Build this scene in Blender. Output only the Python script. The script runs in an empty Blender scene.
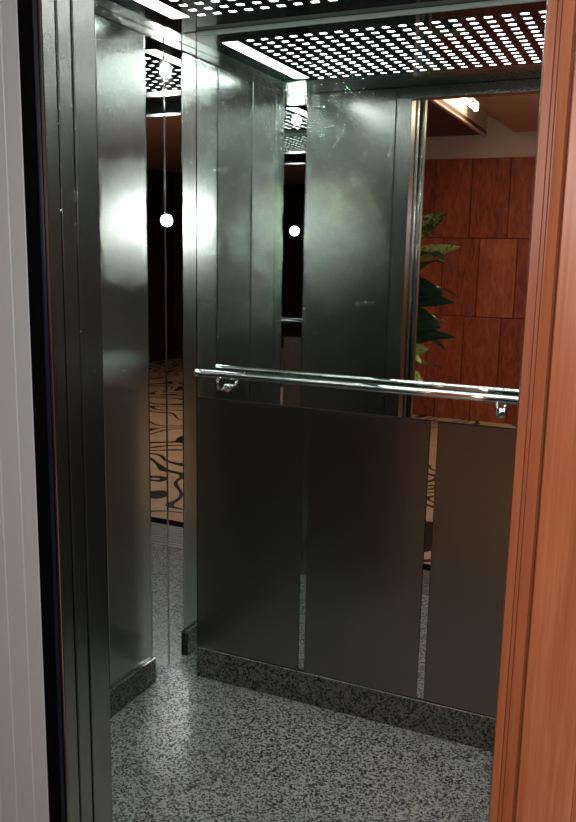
import bpy, bmesh, math, random
from mathutils import Vector, Matrix
random.seed(7)
S = bpy.context.scene
C = S.collection
R_ = math.radians

# ------------------------------------------------------------------ materials
class NT:
    def __init__(s, name):
        s.m = bpy.data.materials.new(name); s.m.use_nodes = True
        s.t = s.m.node_tree; s.b = s.t.nodes['Principled BSDF']
    def n(s, typ, **kw):
        x = s.t.nodes.new(typ)
        for k, v in kw.items():
            if k in x.inputs: x.inputs[k].default_value = v
            else: setattr(x, k, v)
        return x
    def l(s, a, b): s.t.links.new(a, b)
    def coord(s, scale=(1, 1, 1)):
        c = s.n('ShaderNodeNewGeometry'); mp = s.n('ShaderNodeMapping')
        mp.inputs['Scale'].default_value = scale
        s.l(c.outputs['Position'], mp.inputs['Vector']); return mp.outputs[0]
    def noise(s, scale, vec, detail=4, rough=.55, dist=0):
        x = s.n('ShaderNodeTexNoise'); x.inputs['Scale'].default_value = scale
        x.inputs['Detail'].default_value = detail; x.inputs['Roughness'].default_value = rough
        x.inputs['Distortion'].default_value = dist
        s.l(vec, x.inputs['Vector']); return x.outputs[0]
    def ramp(s, fac, stops, const=False):
        x = s.n('ShaderNodeValToRGB'); e = x.color_ramp.elements
        if const: x.color_ramp.interpolation = 'CONSTANT'
        while len(e) < len(stops): e.new(.5)
        for i, (p, c) in enumerate(stops):
            e[i].position = p; e[i].color = (*c, 1)
        s.l(fac, x.inputs[0]); return x.outputs[0]
    def bump(s, h, strength, dist):
        x = s.n('ShaderNodeBump'); x.inputs['Strength'].default_value = strength
        x.inputs['Distance'].default_value = dist
        s.l(h, x.inputs['Height']); s.l(x.outputs[0], s.b.inputs['Normal']); return x
    def set(s, **kw):
        for k, v in kw.items():
            k = k.replace('_', ' ')
            s.b.inputs[k].default_value = (*v, 1) if isinstance(v, tuple) and len(v) == 3 else v
        return s

def plain(name, col, rough=.5, metal=0., **kw):
    t = NT(name); t.set(Base_Color=col, Roughness=rough, Metallic=metal, **kw)
    v = t.noise(60, t.coord(), 3)
    r = t.n('ShaderNodeMapRange'); r.inputs['To Min'].default_value = max(0, rough * .9); r.inputs['To Max'].default_value = min(1, rough * 1.1)
    t.l(v, r.inputs['Value']); t.l(r.outputs[0], t.b.inputs['Roughness'])
    return t.m

def steel(name, col=(.53, .585, .56), rough=.225, aniso=.1, wav=.002, streak=.05):
    t = NT(name)
    # hair-line brushing runs sideways, so highlights stretch up and down
    fine = t.noise(1, t.coord((6, 6, 900)), 2)
    c0 = tuple(x * (1 - streak) for x in col); c1 = tuple(min(1, x * (1 + streak)) for x in col)
    t.l(t.ramp(fine, [(.3, c0), (.7, c1)]), t.b.inputs['Base Color'])
    t.set(Metallic=1., Roughness=rough, Anisotropic=aniso)
    t.b.inputs['Anisotropic Rotation'].default_value = .25
    tg = t.n('ShaderNodeTangent'); tg.direction_type = 'RADIAL'; tg.axis = 'Z'
    t.l(tg.outputs[0], t.b.inputs['Tangent'])
    big = t.noise(1, t.coord((7, 7, 1.6)), 2)
    t.bump(big, .5, wav)
    return t.m

def chrome(name, col, rough=.015, wav=0.):
    t = NT(name); t.set(Metallic=1., Base_Color=col, Roughness=rough)
    if wav: t.bump(t.noise(5, t.coord((1, 1, .5)), 1), .5, wav)
    return t.m

def granite(name, dark, mid, light, rough=.25, scale=330.):
    t = NT(name); v = t.coord()
    a = t.noise(scale, v, 3, .7)
    vo = t.n('ShaderNodeTexVoronoi'); vo.inputs['Scale'].default_value = scale * .62; t.l(v, vo.inputs['Vector'])
    sp = t.n('ShaderNodeSeparateColor'); t.l(vo.outputs['Color'], sp.inputs[0])
    mx = t.n('ShaderNodeMath', operation='MULTIPLY_ADD'); t.l(sp.outputs[0], mx.inputs[0]); mx.inputs[1].default_value = .55
    t.l(a, mx.inputs[2])
    big = t.noise(22, v, 2)
    m2 = t.n('ShaderNodeMath', operation='MULTIPLY_ADD'); t.l(big, m2.inputs[0]); m2.inputs[1].default_value = .25; t.l(mx.outputs[0], m2.inputs[2])
    t.l(t.ramp(m2.outputs[0], [(.68, dark), (.82, mid), (.98, light), (1., light)]), t.b.inputs['Base Color'])
    t.set(Roughness=rough)
    return t.m

def wood(name, a, b, c, rough=.35, coat=.3):
    t = NT(name)
    g = t.noise(1, t.coord((38, 38, 1.3)), 5, .6, .6)
    f = t.noise(1, t.coord((260, 260, 7)), 3, .6)
    mx = t.n('ShaderNodeMath', operation='MULTIPLY_ADD'); t.l(f, mx.inputs[0]); mx.inputs[1].default_value = .35
    t.l(g, mx.inputs[2])
    t.l(t.ramp(mx.outputs[0], [(.42, a), (.66, b), (.9, c)]), t.b.inputs['Base Color'])
    t.set(Roughness=rough); t.b.inputs['Coat Weight'].default_value = coat; t.b.inputs['Coat Roughness'].default_value = .25
    t.bump(f, .15, .001)
    return t.m

M = {}
M['steel'] = steel('brushed_steel')
M['steel_shaded'] = steel('brushed_steel_shaded', (.255, .245, .22), .26, .2, .002)  # darker copy of the steel; the lower wall's dimness is in its colour
M['steel_jamb'] = steel('brushed_steel_jamb', (.45, .465, .435), .22, .1, .001)
M['chrome'] = chrome('polished_chrome', (.74, .76, .74), .0)
M['rail'] = chrome('rail_chrome', (.85, .87, .87), .06)
M['mirror'] = chrome('mirror_glass', (.80, .86, .83), .0)
M['glass_edge'] = plain('ground_glass_edge', (.70, .90, .82), .4, .0)
M['plate'] = plain('black_glossy_plate', (.018, .02, .022), .025, .0)
M['granite'] = granite('speckled_granite', (.008, .010, .009), (.085, .096, .088), (.46, .49, .46), .30, 340.)
M['granite_dark'] = granite('dark_granite', (.010, .013, .010), (.050, .057, .046), (.13, .145, .118), .09)
M['wood'] = wood('reddish_wood', (.27, .074, .026), (.42, .138, .058), (.54, .225, .11))
M['wood_dark'] = wood('reddish_wood_edge', (.22, .058, .022), (.34, .105, .046), (.42, .15, .070))
M['grey_paint'] = plain('light_grey_paint', (.56, .70, .82), .5)
M['black'] = plain('matte_black', (.002, .002, .003), .9)  # also used for black fills that stand for dark gaps
M['black'].node_tree.nodes['Principled BSDF'].inputs['Specular IOR Level'].default_value = .05
M['navy'] = plain('navy_film', (.004, .005, .03), .5)
M['sill'] = plain('grooved_aluminium', (.30, .31, .31), .4, .9)
M['plaster'] = plain('cream_plaster', (.50, .38, .31), .8)
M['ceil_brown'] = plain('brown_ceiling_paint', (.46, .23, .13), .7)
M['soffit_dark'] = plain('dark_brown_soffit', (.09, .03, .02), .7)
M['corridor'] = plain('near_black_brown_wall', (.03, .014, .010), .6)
M['pot'] = plain('dark_glazed_pot', (.05, .035, .03), .3)
M['soil'] = plain('potting_soil', (.03, .02, .012), .95)
M['stem'] = plain('green_stem', (.06, .12, .03), .5)
M['seal'] = plain('dark_joint', (.01, .01, .01), .7)

def emit(name, col, st):
    t = NT(name); t.set(Base_Color=col, Roughness=.5)
    t.b.inputs['Emission Color'].default_value = (*col, 1); t.b.inputs['Emission Strength'].default_value = st
    return t.m
M['led'] = emit('led_diffuser', (.96, 1., .975), 13.)
M['led_bar'] = emit('led_bar', (.96, 1., .975), 7.)
M['lobby_lamp'] = emit('warm_lamp', (1., .80, .58), 26.)

def terracotta():
    t = NT('terracotta_tile')
    g = t.n('ShaderNodeNewGeometry')
    v = t.noise(1, t.coord((19, 19, 4.5)), 8, .75, 1.2)
    ad = t.n('ShaderNodeMath', operation='MULTIPLY_ADD'); t.l(g.outputs['Random Per Island'], ad.inputs[0]); ad.inputs[1].default_value = .22
    t.l(v, ad.inputs[2])
    t.l(t.ramp(ad.outputs[0], [(.40, (.13, .022, .009)), (.62, (.30, .060, .022)), (.85, (.48, .14, .055))]), t.b.inputs['Base Color'])
    t.set(Roughness=.7); t.bump(v, .4, .01); return t.m
M['terracotta'] = terracotta()

def lobby_floor_mat():
    t = NT('cream_floor_black_scrolls')
    v = t.coord((1, 1, 0))
    n = t.noise(1.7, v, 0, .5, .7)
    line = t.ramp(n, [(0, (1, 1, 1)), (.34, (0, 0, 0)), (.375, (1, 1, 1)), (.45, (0, 0, 0)), (.492, (1, 1, 1)), (.58, (0, 0, 0)), (.62, (1, 1, 1))], True)
    base = t.ramp(t.noise(9, v, 3), [(.3, (.50, .34, .23)), (.7, (.62, .44, .31))])
    mx = t.n('ShaderNodeMix', data_type='RGBA'); mx.inputs['A'].default_value = (.012, .008, .008, 1)
    t.l(line, mx.inputs['Factor']); t.l(base, mx.inputs['B'])
    t.l(mx.outputs['Result'], t.b.inputs['Base Color']); t.set(Roughness=.45); return t.m
M['lobby_floor'] = lobby_floor_mat()

def leaf_mat():
    t = NT('variegated_leaf')
    v = t.coord((1, 1, 1)); n = t.noise(45, v, 3, .6)
    g = t.n('ShaderNodeNewGeometry')
    ad = t.n('ShaderNodeMath', operation='MULTIPLY_ADD'); t.l(g.outputs['Random Per Island'], ad.inputs[0]); ad.inputs[1].default_value = .22
    t.l(n, ad.inputs[2])
    t.l(t.ramp(ad.outputs[0], [(.45, (.03, .10, .02)), (.56, (.14, .28, .05)), (.68, (.60, .66, .22))]), t.b.inputs['Base Color'])
    t.set(Roughness=.35); return t.m
M['leaf'] = leaf_mat()
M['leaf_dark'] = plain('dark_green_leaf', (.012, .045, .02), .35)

# ------------------------------------------------------------------ mesh helpers
def box(bm, x0, x1, y0, y1, z0, z1, bev=0., seg=1):
    t = bmesh.new()
    bmesh.ops.create_cube(t, size=1)
    for v in t.verts:
        v.co = Vector((x0 + (v.co.x + .5) * (x1 - x0), y0 + (v.co.y + .5) * (y1 - y0), z0 + (v.co.z + .5) * (z1 - z0)))
    if bev: bmesh.ops.bevel(t, geom=t.edges[:], offset=bev, segments=seg, affect='EDGES', profile=.5)
    join(bm, t); return bm

def join(bm, t):
    me = bpy.data.meshes.new('tmp'); t.to_mesh(me); t.free(); bm.from_mesh(me); bpy.data.meshes.remove(me)

def tube(bm, pts, radii, n=20, cap=True):
    pts = [Vector(p) for p in pts]
    if not hasattr(radii, '__len__'): radii = [radii] * len(pts)
    rings = []; prev = None
    for i, p in enumerate(pts):
        d = (pts[min(i + 1, len(pts) - 1)] - pts[max(i - 1, 0)]).normalized()
        a = d.orthogonal().normalized() if prev is None else (prev - prev.dot(d) * d).normalized()
        prev = a; b = d.cross(a)
        rings.append([bm.verts.new(p + radii[i] * (math.cos(2 * math.pi * k / n) * a + math.sin(2 * math.pi * k / n) * b)) for k in range(n)])
    for r0, r1 in zip(rings, rings[1:]):
        for k in range(n): bm.faces.new((r0[k], r0[(k + 1) % n], r1[(k + 1) % n], r1[k]))
    if cap: bm.faces.new(rings[0][::-1]); bm.faces.new(rings[-1])
    return bm

def lathe(bm, cx, cy, prof, n=40):
    rings = [[bm.verts.new((cx + r * math.cos(2 * math.pi * k / n), cy + r * math.sin(2 * math.pi * k / n), z)) for k in range(n)] for r, z in prof]
    for r0, r1 in zip(rings, rings[1:]):
        for k in range(n): bm.faces.new((r0[k], r0[(k + 1) % n], r1[(k + 1) % n], r1[k]))
    bm.faces.new(rings[0][::-1]); bm.faces.new(rings[-1]); return bm

def prism(bm, outline, z0, z1):
    """closed plan outline (x, y) pulled up from z0 to z1"""
    a = [bm.verts.new((x, y, z0)) for x, y in outline]; b = [bm.verts.new((x, y, z1)) for x, y in outline]
    n = len(a)
    for i in range(n): bm.faces.new((a[i], a[(i + 1) % n], b[(i + 1) % n], b[i]))
    bm.faces.new(a[::-1]); bm.faces.new(b); return bm

def obj(name, bm, mat, parent=None, smooth=False):
    bmesh.ops.recalc_face_normals(bm, faces=bm.faces[:])
    if parent is None:
        xs = [v.co.x for v in bm.verts]; ys = [v.co.y for v in bm.verts]; zs = [v.co.z for v in bm.verts]
        org = Vector(((min(xs) + max(xs)) / 2, (min(ys) + max(ys)) / 2, min(zs)))
    else:
        org = Vector(parent['_o'])
    for v in bm.verts: v.co -= org
    me = bpy.data.meshes.new(name); bm.to_mesh(me); bm.free()
    if smooth:
        for p in me.polygons: p.use_smooth = True
    me.materials.append(M[mat]); o = bpy.data.objects.new(name, me); C.objects.link(o)
    if parent is None: o.location = org
    else: o.parent = parent
    o['_o'] = list(org)
    return o

def struct(name, bm, mat, parent=None):
    o = obj(name, bm, mat, parent)
    if parent is None: o['kind'] = 'structure'
    return o

def tag(o, label, cat, group=None):
    o['label'] = label; o['category'] = cat
    if group: o['group'] = group
    return o

def thing(name, loc, label, cat, group=None):
    o = bpy.data.objects.new(name, None); C.objects.link(o); o.location = loc
    o['_o'] = list(loc); o.empty_display_size = .05
    return tag(o, label, cat, group)

def N(): return bmesh.new()

# ------------------------------------------------------------------ dimensions (metres, floor z = 0)
CH = 1.45                       # camera height
XL, XR = -1.485, .305           # cabin side walls
YF, YB = 1.300, 2.308           # cabin front and back
ZC = 2.107                      # cabin ceiling
KICK = .107
MZ0 = .988                      # mirror bottom
DX0 = -.983                     # doorway left side (landing)
LYB = -2.790                    # lobby far wall
LZC = 2.50                      # lobby ceiling

# ------------------------------------------------------------------ cabin shell
struct('floor', box(N(), XL - .02, XR + .02, 1.262, YB + .02, -.04, 0), 'granite')

b = N()                                     # brushed steel sheets with open seams
for y0, y1 in ((1.414, 1.487), (1.493, 1.695), (1.704, 1.960), (1.969, 2.204)):
    box(b, XL - .012, XL, y0, y1, .095, 2.082, .0012)
box(b, XL - .012, XL, 1.414, 2.204, 2.085, ZC + .0, .0012)
wl = struct('wall_left', b, 'steel')
struct('seam_backing', box(N(), XL - .03, XL - .0125, YF, YB + .01, 0, ZC + .02), 'seal', wl)
b = N()
for y0, y1 in ((1.414, 1.698), (1.702, 1.963), (1.967, 2.204)):
    box(b, XR, XR + .012, y0, y1, KICK + .003, 2.082, .0012)
box(b, XR, XR + .012, 1.414, 2.204, 2.085, ZC, .0012)
wr = struct('wall_right', b, 'steel')
struct('seam_backing', box(N(), XR + .0125, XR + .03, YF, YB + .01, 0, ZC + .02), 'seal', wr)
struct('wall_back', box(N(), XL - .03, XR + .03, YB + .012, YB + .04, 0, ZC + .02), 'seal')

# polished corner angles (two legs each, floor to ceiling)
def corner(n, x, y, sx, sy, lx, ly):
    t = .0015
    b = N()
    prism(b, [(x, y), (x + sx * lx, y), (x + sx * lx, y + sy * -t * 6), (x - sx * t * 6, y + sy * -t * 6), (x - sx * t * 6, y + sy * ly), (x, y + sy * ly)], 0.001, ZC - .001)
    return struct('trim_%d' % n, b, 'chrome')
corner(1, XL, YB, 1, -1, .115, .103)
corner(2, XR, YB, -1, -1, .115, .103)
corner(3, XL, YF, 1, 1, .050, .113)
corner(4, XR, YF, -1, 1, .050, .113)
# thin bright cover beads at the edges of the back left angle
for i, (x, y) in enumerate(((XL + .0005, 2.2035), (XL + .0010, YB - .0010))):
    struct('trim_%d' % (5 + i), tube(N(), [(x, y, KICK if i == 0 else .003), (x, y, ZC - .003)], .0016, 10), 'rail')

# granite kick boards
struct('baseboard_left', box(N(), XL - .011, XL + .014, 1.414, 2.204, 0.001, .092, .0015), 'granite_dark')
struct('baseboard_right', box(N(), XR - .020, XR + .011, 1.414, 2.204, 0.001, KICK, .0015), 'granite_dark')
bb = struct('baseboard_back', box(N(), XL + .116, XR - .116, YB - .006, YB + .011, 0.001, KICK, .0015), 'granite_dark')
struct('edge_strip', box(N(), XL + .116, XR - .116, YB - .0065, YB + .008, KICK + .0003, KICK + .0038, .0004), 'rail', bb)

# ------------------------------------------------------------------ lower back panels and the polished strips between them
panels = [(-1.367, -.987, 'brushed steel lower wall panel beside the polished left corner'),
          (-.965, -.588, 'brushed steel lower wall panel in the middle, between the two polished strips'),
          (-.565, -.193, 'brushed steel lower wall panel partly hidden behind the wooden door frame')]
for x0, x1, lab in panels:
    t = thing('steel_panel', ((x0 + x1) / 2, YB, KICK + .005), lab, 'wall panel', 'steel panels below the mirror')
    obj('face_sheet', box(N(), x0, x1, YB - .002, YB + .004, KICK + .005, MZ0 - .004, .0012), 'steel_shaded', t)
    obj('backing_board', box(N(), x0 + .004, x1 - .004, YB + .0042, YB + .011, KICK + .005, MZ0 - .004), 'seal', t)
struct('trim_7', box(N(), -.169, XR - .116, YB - .002, YB + .011, KICK + .005, MZ0 - .004, .0012), 'steel_shaded')
for x0, x1, lab in ((-.986, -.966, 'narrow polished mirror strip between left and middle lower panels'),
                    (-.587, -.566, 'narrow polished mirror strip reflecting the cream floor, nearest the wooden frame')):
    tag(obj('mirror_strip', box(N(), x0, x1, YB + .001, YB + .008, KICK + .005, MZ0 - .004), 'chrome'), lab, 'mirror strip', 'polished strips between the steel panels')
struct('trim_8', box(N(), -.192, -.170, YB + .001, YB + .008, KICK + .005, MZ0 - .004), 'chrome')

# ------------------------------------------------------------------ mirror
t = thing('mirror', ((XL + XR) / 2, YB, MZ0), 'large frameless wall mirror filling the upper back wall above the handrail', 'mirror')
obj('mirror_glass', box(N(), XL + .118, XR - .118, YB, YB + .006, MZ0, ZC - .016), 'mirror', t)
obj('polished_edge', box(N(), XL + .118, XR - .118, YB - .006, YB + .006, ZC - .0155, ZC - .0015, .005, 3), 'glass_edge', t)
obj('side_gasket', box(N(), XL + .1155, XL + .1178, YB - .001, YB + .006, MZ0, ZC - .001), 'black', t)
obj('bottom_channel', box(N(), XL + .118, XR - .118, YB - .0025, YB + .006, MZ0 - .0035, MZ0 - .0003, .0005), 'seal', t)

# ------------------------------------------------------------------ handrail
RY, RZ = 2.243, 1.077
t = thing('handrail', (-.59, RY, RZ), 'round chrome handrail running across the bottom of the mirror', 'handrail')
xa, xb = -1.328, .148
obj('rail_tube', tube(N(), [(xa, RY, RZ), (xb, RY, RZ)], .0115, 28), 'rail', t, True)
for s, x in ((-1, xa), (1, xb)):
    obj('end_cap', tube(N(), [(x + s * .0002, RY, RZ), (x + s * .004, RY, RZ), (x + s * .007, RY, RZ)], [.0125, .0125, .008], 28), 'rail', t, True)
for x in (-1.255, -.39, .05):
    pts = [(x, RY, RZ - .010), (x, RY, RZ - .030)]
    for k in range(1, 8):
        a = k / 7 * math.pi / 2
        pts.append((x, RY + .02 * (1 - math.cos(a)), RZ - .030 - .02 * math.sin(a)))
    pts.append((x, YB - .0115, RZ - .05))
    br = obj('bracket', tube(N(), pts, .0055, 16), 'rail', t, True)
    obj('rosette', tube(N(), [(x, YB - .0114, RZ - .05), (x, YB - .006, RZ - .05), (x, YB - .0008, RZ - .05)], [.009, .0135, .015], 24), 'rail', br, True)

# ------------------------------------------------------------------ ceiling
PX0, PX1, PY0, PY1 = -1.425, .243, 1.548, 2.300
b = N()                                      # steel border round the light panel
box(b, XL, PX0, YF, YB, ZC, ZC + .012); box(b, PX1, XR, YF, YB, ZC, ZC + .012)
box(b, PX0, PX1, YF, PY0, ZC, ZC + .012); box(b, PX0, PX1, PY1, YB, ZC, ZC + .012)
cl = struct('ceiling', b, 'steel')
struct('roof_slab', box(N(), XL - .03, XR + .03, YF - .1, YB + .03, ZC + .03, ZC + .05), 'black', cl)
t = thing('ceiling_light_panel', ((PX0 + PX1) / 2, (PY0 + PY1) / 2, ZC), 'black ceiling light panel perforated with rows of glowing white squares', 'ceiling light')
NC, NR, PIT, PITY = 28, 13, .0493, .0487
cx0, cy0 = -1.2615, 1.5735
def grid_plate(bm, xs, ys, hole, z0, z1):
    vs = {}
    def V(i, j, k):
        if (i, j, k) not in vs: vs[i, j, k] = bm.verts.new((xs[i], ys[j], (z0, z1)[k]))
        return vs[i, j, k]
    for i in range(len(xs) - 1):
        for j in range(len(ys) - 1):
            h = hole(i, j)
            if not h:
                bm.faces.new((V(i, j, 0), V(i, j + 1, 0), V(i + 1, j + 1, 0), V(i + 1, j, 0)))
                bm.faces.new((V(i, j, 1), V(i + 1, j, 1), V(i + 1, j + 1, 1), V(i, j + 1, 1)))
            else:
                if not hole(i, j - 1): bm.faces.new((V(i, j, 0), V(i, j, 1), V(i + 1, j, 1), V(i + 1, j, 0)))
                if not hole(i, j + 1): bm.faces.new((V(i, j + 1, 0), V(i, j + 1, 1), V(i + 1, j + 1, 1), V(i + 1, j + 1, 0)))
                bm.faces.new((V(i, j, 0), V(i, j, 1), V(i, j + 1, 1), V(i, j + 1, 0)))
                bm.faces.new((V(i + 1, j, 0), V(i + 1, j, 1), V(i + 1, j + 1, 1), V(i + 1, j + 1, 0)))
    return bm
HX, HY = .0115, .0098
SB0, SB1, SY0, SY1 = -1.362, -1.303, 1.615, 2.190        # slot of the light bar
MIR = 2 * (PX0 + PX1) / 2
xs = [PX0, SB0, SB1]
for i in range(NC): xs += [cx0 + i * PIT - HX, cx0 + i * PIT + HX]
xs += [MIR - SB1, MIR - SB0, PX1]
ys = [PY0]
for j in range(NR): ys += [cy0 + j * PITY - HY, cy0 + j * PITY + HY]
ys += [PY1]
def is_hole(i, j):
    if i in (1, len(xs) - 3): return 2 <= j <= 26 and not j >= 26
    return 3 <= i < 3 + 2 * NC and (i - 3) % 2 == 0 and j % 2 == 1
obj('perforated_plate', grid_plate(N(), xs, ys, is_hole, ZC - .002, ZC), 'plate', t)
obj('diffuser', box(N(), cx0 - .03, cx0 + (NC - 1) * PIT + .03, PY0 + .004, PY1 - .05, ZC + .0015, ZC + .006), 'led', t)
for x0, x1 in ((SB0, SB1), (MIR - SB1, MIR - SB0)):
    obj('light_bar', box(N(), x0 - .002, x1 + .002, ys[2] - .002, ys[26] + .002, ZC + .0008, ZC + .005), 'led_bar', t)
b = N(); box(b, PX0, PX1, PY0, PY1, ZC + .012, ZC + .02)
obj('housing', b, 'black', t)

# ------------------------------------------------------------------ cabin front: pillars, header, door leaves, sill
b = N()
box(b, XL + .051, -1.050, YF - .035, YF, .001, ZC - .001, .001)
box(b, -1.046, -.984, 1.241, YF + .003, .001, ZC - .001, .002, 2)
wf = struct('wall_front', b, 'steel_jamb')
b = N()
box(b, -.110, XR - .051, YF - .035, YF, .001, ZC - .001, .001)
box(b, -.168, -.113, 1.247, YF + .003, .001, ZC - .001, .002, 2)
struct('wall_front_right', b, 'steel_jamb')
struct('trim_9', box(N(), -.983, -.169, 1.241, YF + .002, 2.062, ZC - .001, .002), 'steel_jamb')
# two telescoping door leaves parked open at the left, seen edge on
d = struct('door_1', box(N(), -1.36, -.9795, 1.194, 1.230, .012, 2.10, .0025, 2), 'steel_jamb')
d = struct('door_2', box(N(), -1.36, -.966, 1.139, 1.173, .012, 2.10, .0025, 2), 'steel_jamb')
struct('trim_10', box(N(), -1.36, -.990, 1.174, 1.193, .012, 2.10), 'black')  # black fills between the leaves; the dark of the gaps is in the colour
struct('trim_11', box(N(), -1.36, -1.0, 1.231, 1.240, .012, 2.10), 'black')
struct('trim_12', box(N(), -1.36, -.9745, 1.1085, 1.1375, .0, 2.10), 'black')  # black box in the gap by the landing frame, its shade put in as colour
struct('trim_13', box(N(), -.9744, -.9732, 1.128, 1.1375, .0, 2.10), 'navy')
# sills with running grooves
b = N()
for k in range(9):
    y = .977 + k * .0315
    box(b, -1.36, .30, y, y + .022, -.012, .0, .001)
si = struct('floor_sill', b, 'sill')
struct('groove_bed', box(N(), -1.36, .30, .975, 1.261, -.04, -.0125), 'black', si)
struct('floor_threshold', box(N(), -1.6, .6, .90, .974, -.04, .001), 'black')

# ------------------------------------------------------------------ landing side
prof = [(-2.6, 1.130), (-2.6, 1.107), (-1.110, 1.107), (-1.108, 1.1082), (-1.104, 1.1082), (-1.102, 1.107), (-1.068, 1.107), (-1.0665, 1.1083), (-1.0620, 1.1083), (-1.0605, 1.107),
        (-1.0235, 1.107), (-1.022, 1.1083), (-1.0175, 1.1083), (-1.016, 1.107), (-.989, 1.107), (-.987, 1.109), (-.987, 1.130)]
struct('trim_14', prism(N(), [(x, y if y < 1.125 else 1.1084 if False else y) for x, y in prof[:1]] + [(-2.6, 1.1083)][:0] + prof[1:-1] + [(-.987, 1.130)], 0.0, 2.20), 'grey_paint')
# wooden frame at the right, stepped moulding
wd = [(-.1660, 1.107), (-.1508, 1.010), (-.1495, 1.003), (-.1480, 1.000), (-.1385, 1.000), (-.1375, 1.004), (-.1360, 1.004), (-.1350, .999), (-.1335, .999), (-.1325, 1.003), (-.1312, 1.003), (-.1302, .997), (-.1195, .995), (-.1180, .992), (-.1150, .975), (-.1135, .972)]
struct('trim_15', prism(N(), wd + [(-.1130, 1.107)], 0.0, 2.20), 'wood_dark')
wd2 = [(-.1128, 1.107), (-.1128, .9715), (-.111, .9685), (-.0475, .9685), (-.0465, .9715), (-.0445, .9715), (-.0435, .9685), (.30, .9685), (.30, 1.107)]
struct('trim_16', prism(N(), wd2, 0.0, 2.20), 'wood')
struct('trim_17', box(N(), -2.6, 3.2, 1.02, 1.10, 2.201, LZC), 'plaster')
struct('wall_landing_right', box(N(), .301, 3.2, 1.03, 1.11, 0, 2.2), 'plaster')
struct('trim_18', box(N(), -2.6, -1.37, 1.131, 1.25, 0, 2.2), 'black')
struct('trim_19', box(N(), -1.36, .30, 1.14, 1.255, 2.12, 2.16), 'black')

# ------------------------------------------------------------------ lobby behind the camera (seen in the mirror)
struct('floor_lobby', box(N(), -2.6, 3.2, -5.2, .899, -.04, .0), 'lobby_floor')
struct('wall_rear', box(N(), -2.6, .31, LYB - .08, LYB - .012, 0, LZC + .14), 'plaster')
b = N(); tw, th = .325, .683; top = 2.303
random.seed(3)
for r in range(4):
    z1 = top - r * th; z0 = max(0, z1 - th)
    off = -1.531 if r % 2 == 1 else -1.63
    k = -6
    for k in range(-5, 11):
        x0 = off + k * tw; x1 = x0 + tw
        x0 = max(x0, -2.6); x1 = min(x1, .30)
        if x1 - x0 < .02: continue
        dz = random.uniform(-.006, .0) if r == 0 else 0
        box(b, x0 + .003, x1 - .003, LYB - .0118, LYB + random.uniform(-.005, .010), z0 + .003, z1 - .003 + dz, .003)
struct('wall_rear_mortar', box(N(), -2.6, .30, LYB - .0117, LYB - .0112, 0, top - .01), 'soffit_dark')
tw_ = struct('wall_rear_tiles', b, 'terracotta')
struct('wall_lobby_left', box(N(), -2.66, -2.6, LYB - .05, 1.1, 0, LZC + .14), 'terracotta')
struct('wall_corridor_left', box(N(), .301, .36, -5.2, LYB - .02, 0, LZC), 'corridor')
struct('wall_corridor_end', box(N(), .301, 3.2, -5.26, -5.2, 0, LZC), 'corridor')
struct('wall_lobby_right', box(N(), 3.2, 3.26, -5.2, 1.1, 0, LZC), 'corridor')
# ceiling with a long light slot
sx0, sx1, sy0, sy1 = -1.535, -1.30, LYB - .01, .05
b = N()
box(b, sx1, 3.2, -5.2, 1.1, LZC, LZC + .02)
box(b, sx0, sx1, sy1, 1.1, LZC, LZC + .02)
struct('ceiling_lobby', b, 'ceil_brown')
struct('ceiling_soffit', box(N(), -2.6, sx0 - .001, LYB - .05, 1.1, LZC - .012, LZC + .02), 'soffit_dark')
b = N()
box(b, sx0 - .0, sx1 + .0, LYB - .05, sy1, LZC + .13, LZC + .15)
box(b, sx0 - .02, sx0 - .0005, LYB - .05, sy1, LZC + .021, LZC + .15)
box(b, sx1 + .0005, sx1 + .02, LYB - .05, sy1, LZC + .021, LZC + .15)
box(b, sx0, sx1, sy1 + .0005, sy1 + .02, LZC + .021, LZC + .15)
struct('ceiling_slot', b, 'plaster')
struct('trim_20', box(N(), sx0 - .022, sx0 + .006, LYB, sy1, LZC - .030, LZC - .0125, .004, 2), 'plaster')
t = thing('ceiling_lamp', (-1.42, -1.2, LZC + .06), 'warm tube lamp glowing in the lobby ceiling slot, seen in the mirror', 'ceiling lamp')
obj('lamp_tube', tube(N(), [(-1.46, -2.0, LZC + .07), (-1.46, -.8, LZC + .07)], .016, 20), 'lobby_lamp', t, True)
for y in (-2.012, -.788):
    obj('lamp_holder', box(N(), -1.48, -1.44, y - .011, y + .011, LZC + .05, LZC + .129, .003), 'grey_paint', t)

# potted plant standing at the left of the doorway, seen in the mirror
PXc, PYc = -1.60, -.42
t = thing('potted_plant', (PXc, PYc, 0), 'leafy green potted plant in the lobby, reflected at the left edge of the doorway', 'plant')
pt = obj('pot', lathe(N(), PXc, PYc, [(.11, .0), (.125, .02), (.17, .36), (.19, .40), (.195, .43), (.175, .43), (.165, .40), (.15, .395)]), 'pot', t, True)
obj('soil', lathe(N(), PXc, PYc, [(.145, .385), (.150, .397), (.14, .404), (.05, .408)], 30), 'soil', pt, True)
def leaf(bm, base, d, up, L, W, droop):
    d = Vector(d).normalized(); up = Vector(up); side = d.cross(up).normalized(); up = side.cross(d).normalized()
    n = 12; rows = []
    for i in range(n + 1):
        s = i / n
        w = W * .5 * (math.sin(math.pi * min(1, s ** .8)) ** .8 if 0 < s < 1 else 0) + .0008
        c = Vector(base) + d * (L * s) - Vector((0, 0, 1)) * droop * L * s * s
        fold = up * (w * .35)
        und = up * (.06 * W * math.sin(9 * s))
        rows.append([bm.verts.new(c - side * w + fold + und), bm.verts.new(c - side * w * .5 + fold * .35), bm.verts.new(c), bm.verts.new(c + side * w * .5 + fold * .35), bm.verts.new(c + side * w + fold - und)])
    for a, b2 in zip(rows, rows[1:]):
        for k in range(4): bm.faces.new((a[k], a[k + 1], b2[k + 1], b2[k]))
rnd = random.Random(11)
stem = N(); lv = N(); ld = N()
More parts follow.
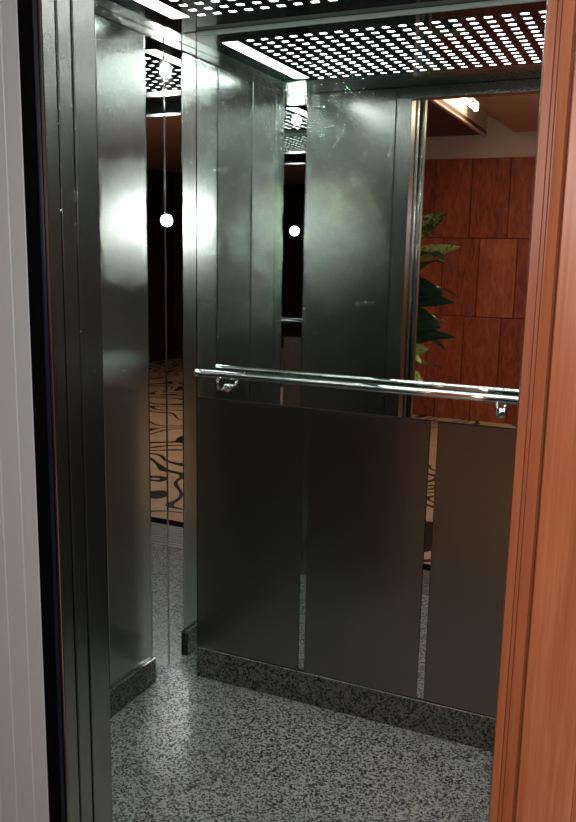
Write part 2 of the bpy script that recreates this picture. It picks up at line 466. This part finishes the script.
for s in range(3):
    a0 = s * 2.1 + .4
    pts = [(PXc + .03 * math.cos(a0), PYc + .03 * math.sin(a0), .39)]
    H = (1.42, 1.20, 1.0)[s]
    for k in range(1, 9):
        u = k / 8
        pts.append((PXc + (.03 + .09 * u) * math.cos(a0) + .04 * u, PYc + (.03 + .09 * u) * math.sin(a0), .39 + (H - .39) * u))
    tube(stem, pts, [.012 - .006 * k / 8 for k in range(9)], 10)
    for k in range(2, 9):
        for q in range(3):
            a = k * 2.4 + q * 2.094 + rnd.uniform(-.3, .3)
            el = rnd.uniform(.25, .8)
            d = Vector((math.cos(a) * math.cos(el), math.sin(a) * math.cos(el), math.sin(el)))
            p0 = Vector(pts[k]); pet = p0 + d * rnd.uniform(.08, .14)
            tube(stem, [p0, (p0 + pet) / 2 + Vector((0, 0, .008)), pet], [.004, .0035, .003], 8)
            leaf(lv if rnd.random() < .4 else ld, pet, d, (0, 0, 1), rnd.uniform(.20, .30), rnd.uniform(.09, .13), rnd.uniform(.3, .8))
# the long leaves reaching into view
for z, ex, ez, g, L, W in ((1.52, .80, .62, 1, .38, .13), (1.42, .93, .34, 1, .42, .085), (1.27, .9, .0, 0, .30, .13), (1.18, .9, .12, 0, .38, .09), (1.10, .9, -.10, 0, .30, .15), (1.0, .9, .05, 0, .30, .16), (.96, .95, .16, 0, .40, .07), (.84, .8, .3, 1, .24, .12), (.68, .8, .1, 1, .22, .12)):
    p = Vector((PXc + .08, PYc + .03, z)); d = Vector((ex, .15, ez))
    tube(stem, [Vector((PXc + .04, PYc + .02, z - .08)), p], [.005, .004], 8)
    leaf(lv if g else ld, p, d, (0, 1, .25), L, W, .12)
obj('stems', stem, 'stem', t, True)
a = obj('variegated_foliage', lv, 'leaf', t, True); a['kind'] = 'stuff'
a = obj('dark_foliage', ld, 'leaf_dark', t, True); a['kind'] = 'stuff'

# ------------------------------------------------------------------ lights
def light(name, typ, loc, energy, col, **kw):
    l = bpy.data.lights.new(name, typ); l.energy = energy; l.color = col
    for k, v in kw.items(): setattr(l, k, v)
    o = bpy.data.objects.new(name, l); C.objects.link(o); o.location = loc; return o
light('camera_flash', 'POINT', (0.0, -.02, CH + .20), 26, (1, .985, .97), shadow_soft_size=.036)
o = light('lobby_fill', 'AREA', (.2, -1.5, LZC - .03), 30, (1, .76, .52), shape='DISK', size=.25)  # unseen warm fill for the lobby, a bare disk with no fixture
w = bpy.data.worlds.new('world'); S.world = w; w.use_nodes = True
w.node_tree.nodes['Background'].inputs[0].default_value = (.02, .02, .022, 1)
w.node_tree.nodes['Background'].inputs[1].default_value = .3

# ------------------------------------------------------------------ camera
Xc = Vector((0.91000624, 0.09373368, -0.40385967)); Yc = Vector((0.41417429, -0.1616814, 0.89572249)); Zc = Vector((0.01866277, -0.98238135, -0.18595317))
right = Vector((Xc[0], Yc[0], Zc[0])); down = Vector((Xc[1], Yc[1], Zc[1])); fwd = Vector((Xc[2], Yc[2], Zc[2]))
m = Matrix((right, -down, -fwd)).transposed().to_4x4(); m.translation = (0, 0, CH)
cam = bpy.data.cameras.new('camera'); co = bpy.data.objects.new('camera', cam); C.objects.link(co)
co.matrix_world = m; cam.sensor_fit = 'VERTICAL'; cam.sensor_height = 24; cam.lens = 24 * 827 / 822; cam.clip_start = .02
S.camera = co
for o in bpy.data.objects:
    if '_o' in o: del o['_o']
S.view_settings.view_transform = 'Standard'; S.view_settings.look = 'None'; S.view_settings.gamma = 1
S.cycles.sample_clamp_indirect = 0
S.view_settings.use_curve_mapping = False; S.view_settings.exposure = 0.0
